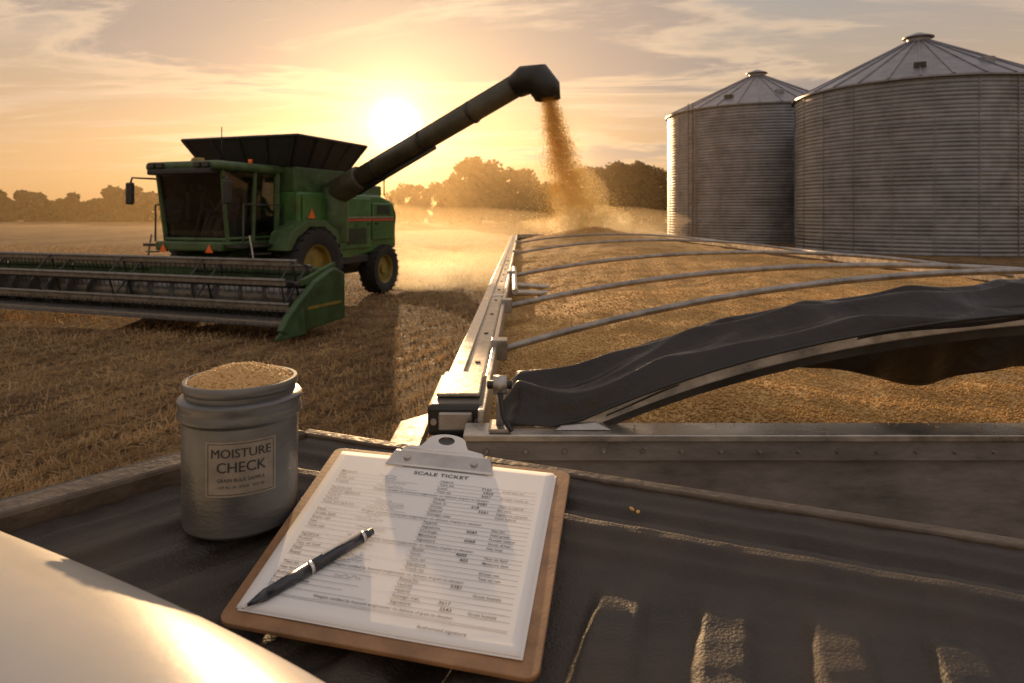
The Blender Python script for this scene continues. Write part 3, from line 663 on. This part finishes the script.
n=45; kernels('spilled_grain',np.stack([-.1+1.6*rng.random(n)**1.5,rng.uniform(1.64,1.69,n),np.full(n,1.6855)],-1),.003,CORN,tr_)
# tarp: bunched vinyl lying over the end bow, long soft folds with a few sharp creases
ns_,nc=460,90; s=np.linspace(0,1,ns_)**1.25; c=np.linspace(0,1,nc); Sg,Cg=np.meshgrid(s,c)
Xt=-.03+4.1*Sg
E0=np.array([earch(x) for x in Xt.ravel()]).reshape(Xt.shape)
k_=.012; Zl=np.log(np.exp((E0+.013)/k_)+np.exp(1.692/k_))*k_
prof=np.clip(np.sin(np.clip(Cg,0,1)*math.pi),0,1)**.6
wr=.9*np.sin(Xt*2.3)+.5*np.sin(Xt*5.1+1)+.25*np.sin(Xt*12.3)
a1=Cg*8.5+Xt*2.0+wr; a2=Cg*14-Xt*3.2+1.3*np.sin(Xt*3.7+1)+.5*np.sin(Xt*9); a3=Xt*11+Cg*5+1.2*np.sin(Xt*4+Cg*3)
soft=lambda x:np.clip(1.015-np.sqrt(np.sin(x)**2+.03),0,1)
amp=.65+.35*np.sin(Xt*4.4+.7)
fold=.034*(soft(a1)-.33)+.014*amp*(soft(a2)-.33)+.020*(1-amp*.5)*(soft(a3)**1.5-.28)
left=sstep(.38,.02,Xt)
bul=.038+.024*left+.006*np.sin(Xt*3.2+.5)
Zt=Zl+prof*bul+fold*prof**.6+.032*Cg
Zt-=left*sstep(.02,-.03,Xt)*(.05*prof+.02*Cg)
Yt=1.650+Cg*(.25+.03*np.sin(Xt*4))-.02*prof*(1-Cg)+.012*np.cos(a1)*prof+.010*np.sin(a3)*prof
Zt-=(1-Cg)**5*(.006+.010*np.sin(Xt*7)**2)
Zt=np.maximum(Zt,1.688)
assert np.isfinite(Zt).all() and np.isfinite(Yt).all()
o=gridmesh('tarp',np.stack([Xt,Yt,Zt],-1),TARP,tr_); m=o.modifiers.new('s','SOLIDIFY'); m.thickness=.003
tube('tarp_hem_rope',[(x,1.646,max(1.69,earch(x)+.017)) for x in np.linspace(.10,4,60)],.004,BLACKP,tr_)
# loose flap of the tarp hanging inside, behind the bow
xf=np.linspace(.38,3.9,260); cf=np.linspace(0,1,24); XF,CF=np.meshgrid(xf,cf)
top=np.array([earch(x) for x in xf])[None,:]-.005
drop=(.03+.15*sstep(.4,1.2,XF)+.018*np.sin(XF*7)+.012*np.sin(XF*17+1))*sstep(.36,.6,XF)
ZF=top-drop*CF; ZF=np.maximum(ZF,1.66)
YF_=1.80+.10*CF+.022*np.sin(XF*16+CF*2)*CF+.010*np.sin(XF*37)*CF
o=gridmesh('tarp_flap',np.stack([XF,YF_,ZF],-1),TARP,tr_); m=o.modifiers.new('s','SOLIDIFY'); m.thickness=.003
g=Geo(); g.box(.8,1.0,2,15.5,.55,.72); g.box(2.6,2.8,2,15.5,.55,.72); g.out('chassis_rails',DARKM,tr_)
for y in(3,4.3,13,14.3):
    cyl('axle',(.1,y,.5),(3.4,y,.5),.06,DARKM,tr_)
    for x in(.15,3.2):
        g=Geo(); g.cyl((x-.15,y,.5),(x+.15,y,.5),.5,seg=32); g.out('tyre',RUBBER,tr_,bevel=.04)
        g=Geo(); g.cyl((x-.155,y,.5),(x+.155,y,.5),.28,seg=24); g.out('hub',STEEL,tr_,bevel=.02)

# ------------------------------------------------------------ pickup bed
KD=.1142; Z0=1.853
def dz(x,y): return Z0+KD*y
NRM=Vector((0,-KD,1)).normalized()
pk=empty('pickup_truck',(-.1,.5,0))
C0=np.array([-.233,.787]); e1=np.array([.951,-.309]); e2=np.array([-.309,-.951])
q,dd=np.meshgrid(np.linspace(0,1.75,1000),np.linspace(0,.78,460)); ss=-.663*dd+q
def bedheight(q,dd,ss):
    h=.0035*(1-sstep(.010,.020,dd))
    h=h-.0060*(sstep(.028,.036,dd)-sstep(.044,.052,dd))
    h=h+.005*(sstep(.060,.068,dd)-sstep(.076,.086,dd))
    h=h-.006*sstep(.094,.108,dd)
    per=.076; k=(ss+.035)/per; kf=np.floor(k); fr_=k-kf-.5
    start=.150-.13*np.clip(kf*per-.30,0,.25)
    # corrugation ribs: flat-topped, wide, fading in with a sloping end
    rib=(1-sstep(.16,.34,np.abs(fr_)))*sstep(start-.012,start+.028,dd)
    right=sstep(.36,.42,q)
    h=h+.0068*rib*right
    fl=(q/.062); f2=fl-np.floor(fl)-.5
    h=h+.007*np.exp(-(np.abs(f2)/.22)**4)*(1-right)*sstep(.03,.045,q)*sstep(.10,.13,dd)
    h=h+.0008*np.sin(q*37+dd*19)*np.sin(dd*53-q*23)+.0004*np.sin(q*131+dd*71)*np.sin(dd*163-q*57)
    return h
hb=bedheight(q,dd,ss)
XX=C0[0]+e1[0]*ss+e2[0]*dd; YY=C0[1]+e1[1]*ss+e2[1]*dd
gridmesh('bed_liner',np.stack([XX,YY,dz(XX,YY)+hb-.004],-1),BED,pk)
def bp_(s,d,h=0): 
    x=C0[0]+e1[0]*s+e2[0]*d; y=C0[1]+e1[1]*s+e2[1]*d; return Vector((x,y,dz(x,y)+h))
def dbox(name,sd,h0,h1,m,bevel=.002):
    return hexa(name,[bp_(s,d,h0) for s,d in sd]+[bp_(s,d,h1) for s,d in sd],m,pk,bevel=bevel)
dbox('tailgate_edge',[(-.012,-.014),(1.75,-.014),(1.75,-.001),(-.012,-.001)],-.05,.003,BEDSTRIP)
kx=-.663
dbox('side_strip',[(0-.004,0),(kx*.78-.004,.78),(kx*.78-.042,.78),(-.042,0)],-.03,.008,BEDSTRIP,bevel=.004)
dbox('side_strip_outer',[(-.044,-.01),(kx*.78-.044,.78),(kx*.78-.056,.78),(-.056,-.01)],-.6,.002,BLACKP)
dbox('bed_front_panel',[(-.05,-.015),(1.75,-.015),(1.75,-.03),(-.05,-.03)],-1.1,-.012,WHITE)
dbox('bed_under',[(0,.01),(1.75,.01),(1.2,.77),(kx*.77,.77)],-.06,-.03,BLACKP)
pts=[(-1.25,.80,1.780),(-.9,.68,1.838),(-.62,.545,1.873),(-.375,.395,1.890),(-.23,.302,1.903),(-.095,.208,1.914),(.05,.08,1.905),(.3,-.13,1.875)]
cu=bpy.data.curves.new('fender','CURVE'); cu.dimensions='3D'; cu.bevel_depth=.12; cu.bevel_resolution=12; cu.resolution_u=16
sp=cu.splines.new('NURBS'); sp.points.add(len(pts)-1); sp.use_endpoint_u=True; sp.order_u=4
for i,p in enumerate(pts): sp.points[i].co=(*p,1)
cu.materials.append(WHITE); fo=link(bpy.data.objects.new('white_body_side',cu)); attach(fo,pk,True)
ps=[bp_(s_,d_,.0010) for s_,d_ in((.375,.040),(.381,.043))]
kernels('spilled_grain',[tuple(p) for p in ps],.0022,CORN,pk,ico=True)

# ------------------------------------------------------------ canister
cxx,cyy=-.25,.63; cz=dz(cxx,cyy)-.004
can=empty('moisture_canister',(cxx,cyy,cz)); WORLD[0]=False
lathe('body',[(0,.0),(.047,.0),(.0498,.003),(.0503,.09),(.0495,.094),(.0515,.0955),(.0538,.098),(.0542,.1005),(.0530,.1035),(.0530,.1075),(.0542,.1105),(.0538,.113),(.0520,.1148),(.0480,.116),(.0480,.1195),(.0495,.1212),(.0503,.1235),(.0503,.1265),(.0492,.1287),(.0462,.1287),(.0450,.127),(.0450,.118),(0,.118)],CANM,can,seg=96)
fd=math.atan2(-cyy,-cxx)
def wrap(verts,r):
    out=[]
    for x,zv in verts:
        t=fd+x/r; out.append((r*math.cos(t),r*math.sin(t),zv))
    return out
lw=.060; nx=24; v=[];f=[]
for i in range(nx+1):
    xx=-lw/2+lw*i/nx; v+=wrap([(xx,.038),(xx,.085)],.0506)
    if i: f.append((2*i-2,2*i,2*i+1,2*i-1))
mobj('label',v,f,LABEL,can,smooth=True)
def textgeo(body,size,bold=0):
    cu=bpy.data.curves.new('t','FONT'); cu.body=body; cu.size=size; cu.align_x='CENTER'; cu.resolution_u=3; cu.offset=bold
    ob=link(bpy.data.objects.new('t',cu)); bpy.context.view_layer.update()
    me=bpy.data.meshes.new_from_object(ob.evaluated_get(bpy.context.evaluated_depsgraph_get()))
    vs=[(p.co.x,p.co.y) for p in me.vertices]; fs=[tuple(p.vertices) for p in me.polygons]
    bpy.data.objects.remove(ob); bpy.data.meshes.remove(me); return vs,fs
g=Geo()
for body,size,zb in(('MOISTURE',.0108,.0715),('CHECK',.0125,.0590),('GRAIN BULK SAMPLE',.0042,.0510),('LOT No. 24   SITE B   TEST 03',.0030,.0455)):
    vs,fs=textgeo(body,size,0)
    for o_x in ((0,.00025) if size>.01 else (0,)):
        g.add(wrap([(x+o_x,y+zb) for x,y in vs],.0510+o_x*.2),fs)
for za in(.0398,.0828):
    vs=[(x,za+h_) for h_ in(0,.0005) for x in np.linspace(-.028,.028,13)]; g.add(wrap(vs,.0509),[(i,i+1,i+14,i+13) for i in range(12)])
for xa in(-.028,.0275):
    g.add(wrap([(xa,.0398),(xa+.0005,.0398),(xa+.0005,.0833),(xa,.0833)],.0509),[(0,1,2,3)])
g.out('label_print',INK,can)
SG=mat('sample_grain',(.84,.57,.26),.6,0,.3,400,col2=(.58,.35,.13),trans=.2,spec=.3)
n=1700; r=.0445*np.sqrt(rng.random(n)); th=rng.uniform(0,6.283,n)
kernels('grain_sample',np.stack([r*np.cos(th),r*np.sin(th),.1270+.0125*np.cos(r/.0445*math.pi/2)-.001*rng.random(n)],-1),.0024,SG,can,ico=True)
lathe('grain_fill',[(0,.1378),(.02,.1356),(.035,.1312),(.0450,.1255)],CORN,can,seg=40)
WORLD[0]=True

# ------------------------------------------------------------ clipboard
TL,TR,BR,BL=[Vector((x,y,dz(x,y)+.0060)) for x,y in((-.1905,.741),(.0590,.687),(.0165,.4235),(-.2062,.4755))]
cbp=empty('clipboard',(-.08,.6,dz(0,.6)))
def CB(u,v,h=0): return (BL*(1-u)+BR*u)*(1-v)+(TL*(1-u)+TR*u)*v+NRM*h
UW,VH=.242,.27
def rrect(u0,u1,v0,v1,r,n=6):
    ru,rv=r/UW,r/VH; pts=[]
    for cu_,cv_,a0 in((u1-ru,v1-rv,0),(u0+ru,v1-rv,90),(u0+ru,v0+rv,180),(u1-ru,v0+rv,270)):
        for i in range(n+1):
            a=math.radians(a0+90*i/n); pts.append((cu_+ru*math.cos(a),cv_+rv*math.sin(a)))
    return pts
def slab(name,poly,h0,h1,m,bevel=0):
    n=len(poly); v=[CB(u,w_,h1) for u,w_ in poly]+[CB(u,w_,h0) for u,w_ in poly]
    f=[tuple(range(n)),tuple(range(2*n-1,n-1,-1))]+[(i,n+i,n+(i+1)%n,(i+1)%n) for i in range(n)]
    return fixn(mobj(name,v,f,m,cbp,bevel=bevel))
slab('board',rrect(0,1,0,1,.010),0,.0035,BOARD,bevel=.0008)
def sheet(name,u0,u1,v0,v1,h,curl):
    uu,vv=np.meshgrid(np.linspace(u0,u1,30),np.linspace(v0,v1,30)); P=np.zeros(uu.shape+(3,))
    for i in range(30):
        for j in range(30):
            k=h+curl*max(0,(.25-vv[i,j]))**2*(.3+uu[i,j])+.0003*math.sin(uu[i,j]*7+vv[i,j]*5)
            P[i,j]=CB(uu[i,j],vv[i,j],k)
    o=gridmesh(name,P,PAPER,cbp); m=o.modifiers.new('s','SOLIDIFY'); m.thickness=.00018; return o
sheet('under_sheet',.045,.948,.046,.955,.0040,.01); sheet('under_sheet_b',.038,.940,.052,.96,.0044,.02)
sheet('top_sheet',.040,.935,.055,.965,.0050,.0)
PH=.0060
gi=Geo(); gg=Geo()
def put(geo,body,size,u,v,align=0,bold=0):
    vs,fs=textgeo(body,size,bold)
    if align: 
        mn=min(x for x,_ in vs); vs=[(x-mn,y) for x,y in vs]
    geo.add([CB(u+x/UW,v+y/VH,PH) for x,y in vs],fs)
put(gi,'SCALE TICKET',.0085,.50,.842,0,.00005)
words=['Gross','Tare wt','Net','Moisture','Driver','Field','Date','Truck no','Load','Grade','Test wt','Dockage','Bushels','Time in','Time out','Hybrid','Bin','Farm','Protein','Buyer','Signature','Remarks','Foreign mat.','County']
rr_=random.Random(4)
def rule(u0,u1,v,geo=gg,t=.00030): geo.add([CB(u0,v,PH-.0002),CB(u1,v,PH-.0002),CB(u1,v+t/VH,PH-.0002),CB(u0,v+t/VH,PH-.0002)],[(0,1,2,3)])
def scrib(u,v,L_):
    n=int(L_/.0012); pts=[]
    for i in range(n): pts.append((u+i*.0012/UW,v+rr_.uniform(-.0010,.0022)/VH))
    for a,b in zip(pts,pts[1:]):
        gi.add([CB(a[0],a[1],PH+.0001),CB(b[0],b[1],PH+.0001),CB(b[0],b[1]+.0005/VH,PH+.0001),CB(a[0],a[1]+.0005/VH,PH+.0001)],[(0,1,2,3)])
v=.805; i=0
while v>.13:
    rule(.09,.30+.14*rr_.random(),v-.006); rule(.50,.89,v-.006)
    put(gg,rr_.choice(words)+' '+(rr_.choice(words).lower() if rr_.random()<.5 else ''),.0044,.095,v,1,.00003); put(gg,rr_.choice(words),.0044,.51,v,1,.00003)
    if rr_.random()<.7: scrib(.25+.05*rr_.random(),v,rr_.uniform(.012,.03))
    if rr_.random()<.6: put(gi,str(rr_.randint(100,9999)),.0048,.66+.04*rr_.random(),v,1,.00004)
    if rr_.random()<.6: put(gg,rr_.choice(words)+' '+rr_.choice(words).lower(),.0038,.76,v,1,.00003)
    if i%5==3:
        v-=.026; put(gg,'Weights certified by licensed weighmaster on delivery of grain to elevator',.0037,.49,v,0,.00003)
        rule(.09,.89,v-.01)
    v-=.0235; i+=1
put(gi,'Authorised signature',.0044,.62,.085,1); rule(.09,.89,.118)
gi.out('printed_text',INK,cbp); gg.out('form_lines',INKG,cbp)
hexa('clip_plate',[CB(.25,.885,.0062),CB(.71,.885,.0062),CB(.69,.965,.0062),CB(.27,.965,.0062),CB(.26,.892,.0085),CB(.70,.892,.0085),CB(.68,.962,.014),CB(.28,.962,.014)],CHROME,cbp,bevel=.0012)
cyl('clip_spring',CB(.31,.978,.010),CB(.65,.978,.010),.0045,CHROME,cbp,seg=20)
outl=[]
for a in np.linspace(0,180,15): outl.append((.48+.085*math.cos(math.radians(a)),1.035+.055*math.sin(math.radians(a))))
outl=[(.66,.955),(.64,.985),(.58,1.0)]+outl+[(.38,1.0),(.32,.985),(.30,.955)]
def levh(v): return .0135+.10*max(0,v-.955)*VH*1.4
n=len(outl); hole=[(.48+.035*math.cos(math.radians(a)),1.045+.028*math.sin(math.radians(a))) for a in np.linspace(0,360,24,endpoint=False)]
bm=bmesh.new()
ov=[bm.verts.new(CB(u,v_,levh(v_))) for u,v_ in outl]; hv=[bm.verts.new(CB(u,v_,levh(v_))) for u,v_ in hole]
es=[bm.edges.new((ov[i],ov[(i+1)%n])) for i in range(n)]+[bm.edges.new((hv[i],hv[(i+1)%24])) for i in range(24)]
bmesh.ops.triangle_fill(bm,use_beauty=True,edges=es)
me=bpy.data.meshes.new('clip_lever'); bm.to_mesh(me); bm.free(); me.materials.append(CHROME); o=link(bpy.data.objects.new('clip_lever',me)); attach(o,cbp,True)
m=o.modifiers.new('s','SOLIDIFY'); m.thickness=.0015
for u in(.34,.62): 
    p=CB(u,.925,.0095); cyl('clip_rivet',p,p+NRM*.003,.004,STEEL,cbp,seg=14)

# ------------------------------------------------------------ pen
pa=Vector((-.190,.480,0)); pb=Vector((-.117,.571,0))
hp_=.006+.0055+.0048
pa.z=dz(pa.x,pa.y)+hp_-.0015; pb.z=dz(pb.x,pb.y)+hp_
pd=(pb-pa).normalized(); Lp=(pb-pa).length
pe=empty('ballpoint_pen',tuple(pa))
def pseg(name,a,b,r1,r2,m): cyl(name,pa+pd*a,pa+pd*b,r1,m,pe,r2=r2,seg=24)
pseg('tip',0,.004,.0005,.0011,CHROME); pseg('cone',.004,.018,.0011,.0042,PEN); pseg('grip',.018,.055,.0042,.0048,PEN)
pseg('ring',.055,.058,.0050,.0050,CHROME); pseg('barrel',.058,Lp-.012,.0048,.0045,PEN); pseg('cap_ring',Lp-.012,Lp-.009,.0047,.0047,CHROME); pseg('button',Lp-.009,Lp,.0034,.003,PEN)
sd=pd.cross(NRM).normalized(); cpt=pa+pd*(Lp-.012)
ca=cpt+NRM*.0055; cb2=pa+pd*(Lp-.05)+NRM*.0052
hexa('pocket_clip',[ca-sd*.0015,ca+sd*.0015,cb2+sd*.0012,cb2-sd*.0012,ca-sd*.0015+NRM*.0012,ca+sd*.0015+NRM*.0012,cb2+sd*.0012+NRM*.001,cb2-sd*.0012+NRM*.001],CHROME,pe)

# ------------------------------------------------------------ dust haze (real, homogeneous volumes)
def volmat(name,dens,col,g_):
    m=bpy.data.materials.new(name); m.use_nodes=True; nt=m.node_tree;N=nt.nodes;L=nt.links;N.clear()
    o=N.new('ShaderNodeOutputMaterial'); s=N.new('ShaderNodeVolumeScatter'); s.inputs['Color'].default_value=(*col,1); s.inputs['Anisotropy'].default_value=g_; s.inputs['Density'].default_value=dens
    L.new(s.outputs[0],o.inputs['Volume']); return m
WORLD[0]=False
ob=box('dust_haze',(-61,61,-49,49,-8,8),volmat('haze',.0011,(.95,.70,.38),.75)); ob.location=(-48,79,8.05)
def puff(parent,c,r,dens):
    bm=bmesh.new(); bmesh.ops.create_icosphere(bm,subdivisions=3,radius=1)
    for v in bm.verts:
        f=1+.16*math.sin(v.co.x*4+c[0])*math.sin(v.co.y*3+1)+.12*math.sin(v.co.z*5+v.co.x*6)
        v.co=Vector((v.co.x*r[0],v.co.y*r[1],v.co.z*r[2]))*f
        v.co.z=max(v.co.z,-c[2]+.06)
    me=bpy.data.meshes.new('puff'); bm.to_mesh(me); bm.free(); me.polygons.foreach_set('use_smooth',[True]*len(me.polygons))
    me.materials.append(volmat('dust',dens,(.97,.78,.50),.7))
    o=link(bpy.data.objects.new('puff',me)); o.location=c; attach(o,parent,True)
dc=empty('dust_cloud',(-1.5,20,0))
for c,r,d_ in(((-1.9,19.8,.55),(2.3,1.8,.75),.06),((-2.6,19.4,.45),(1.2,1.1,.5),.10),((-.6,21.2,.5),(2.6,2.0,.6),.035),((-3.5,26,1.1),(7,4,1.5),.026)): puff(dc,c,r,d_)
dg=empty('grain_dust',(1.6,14.3,0))
for c,r,d_ in(((1.65,14.4,1.95),(.95,.8,.45),.26),((1.45,14.4,2.35),(.65,.5,.75),.20),((2.0,14.5,1.95),(1.8,1.2,.42),.12),((1.3,14.4,3.0),(.45,.4,1.0),.12)): puff(dg,c,r,d_)
print('done')
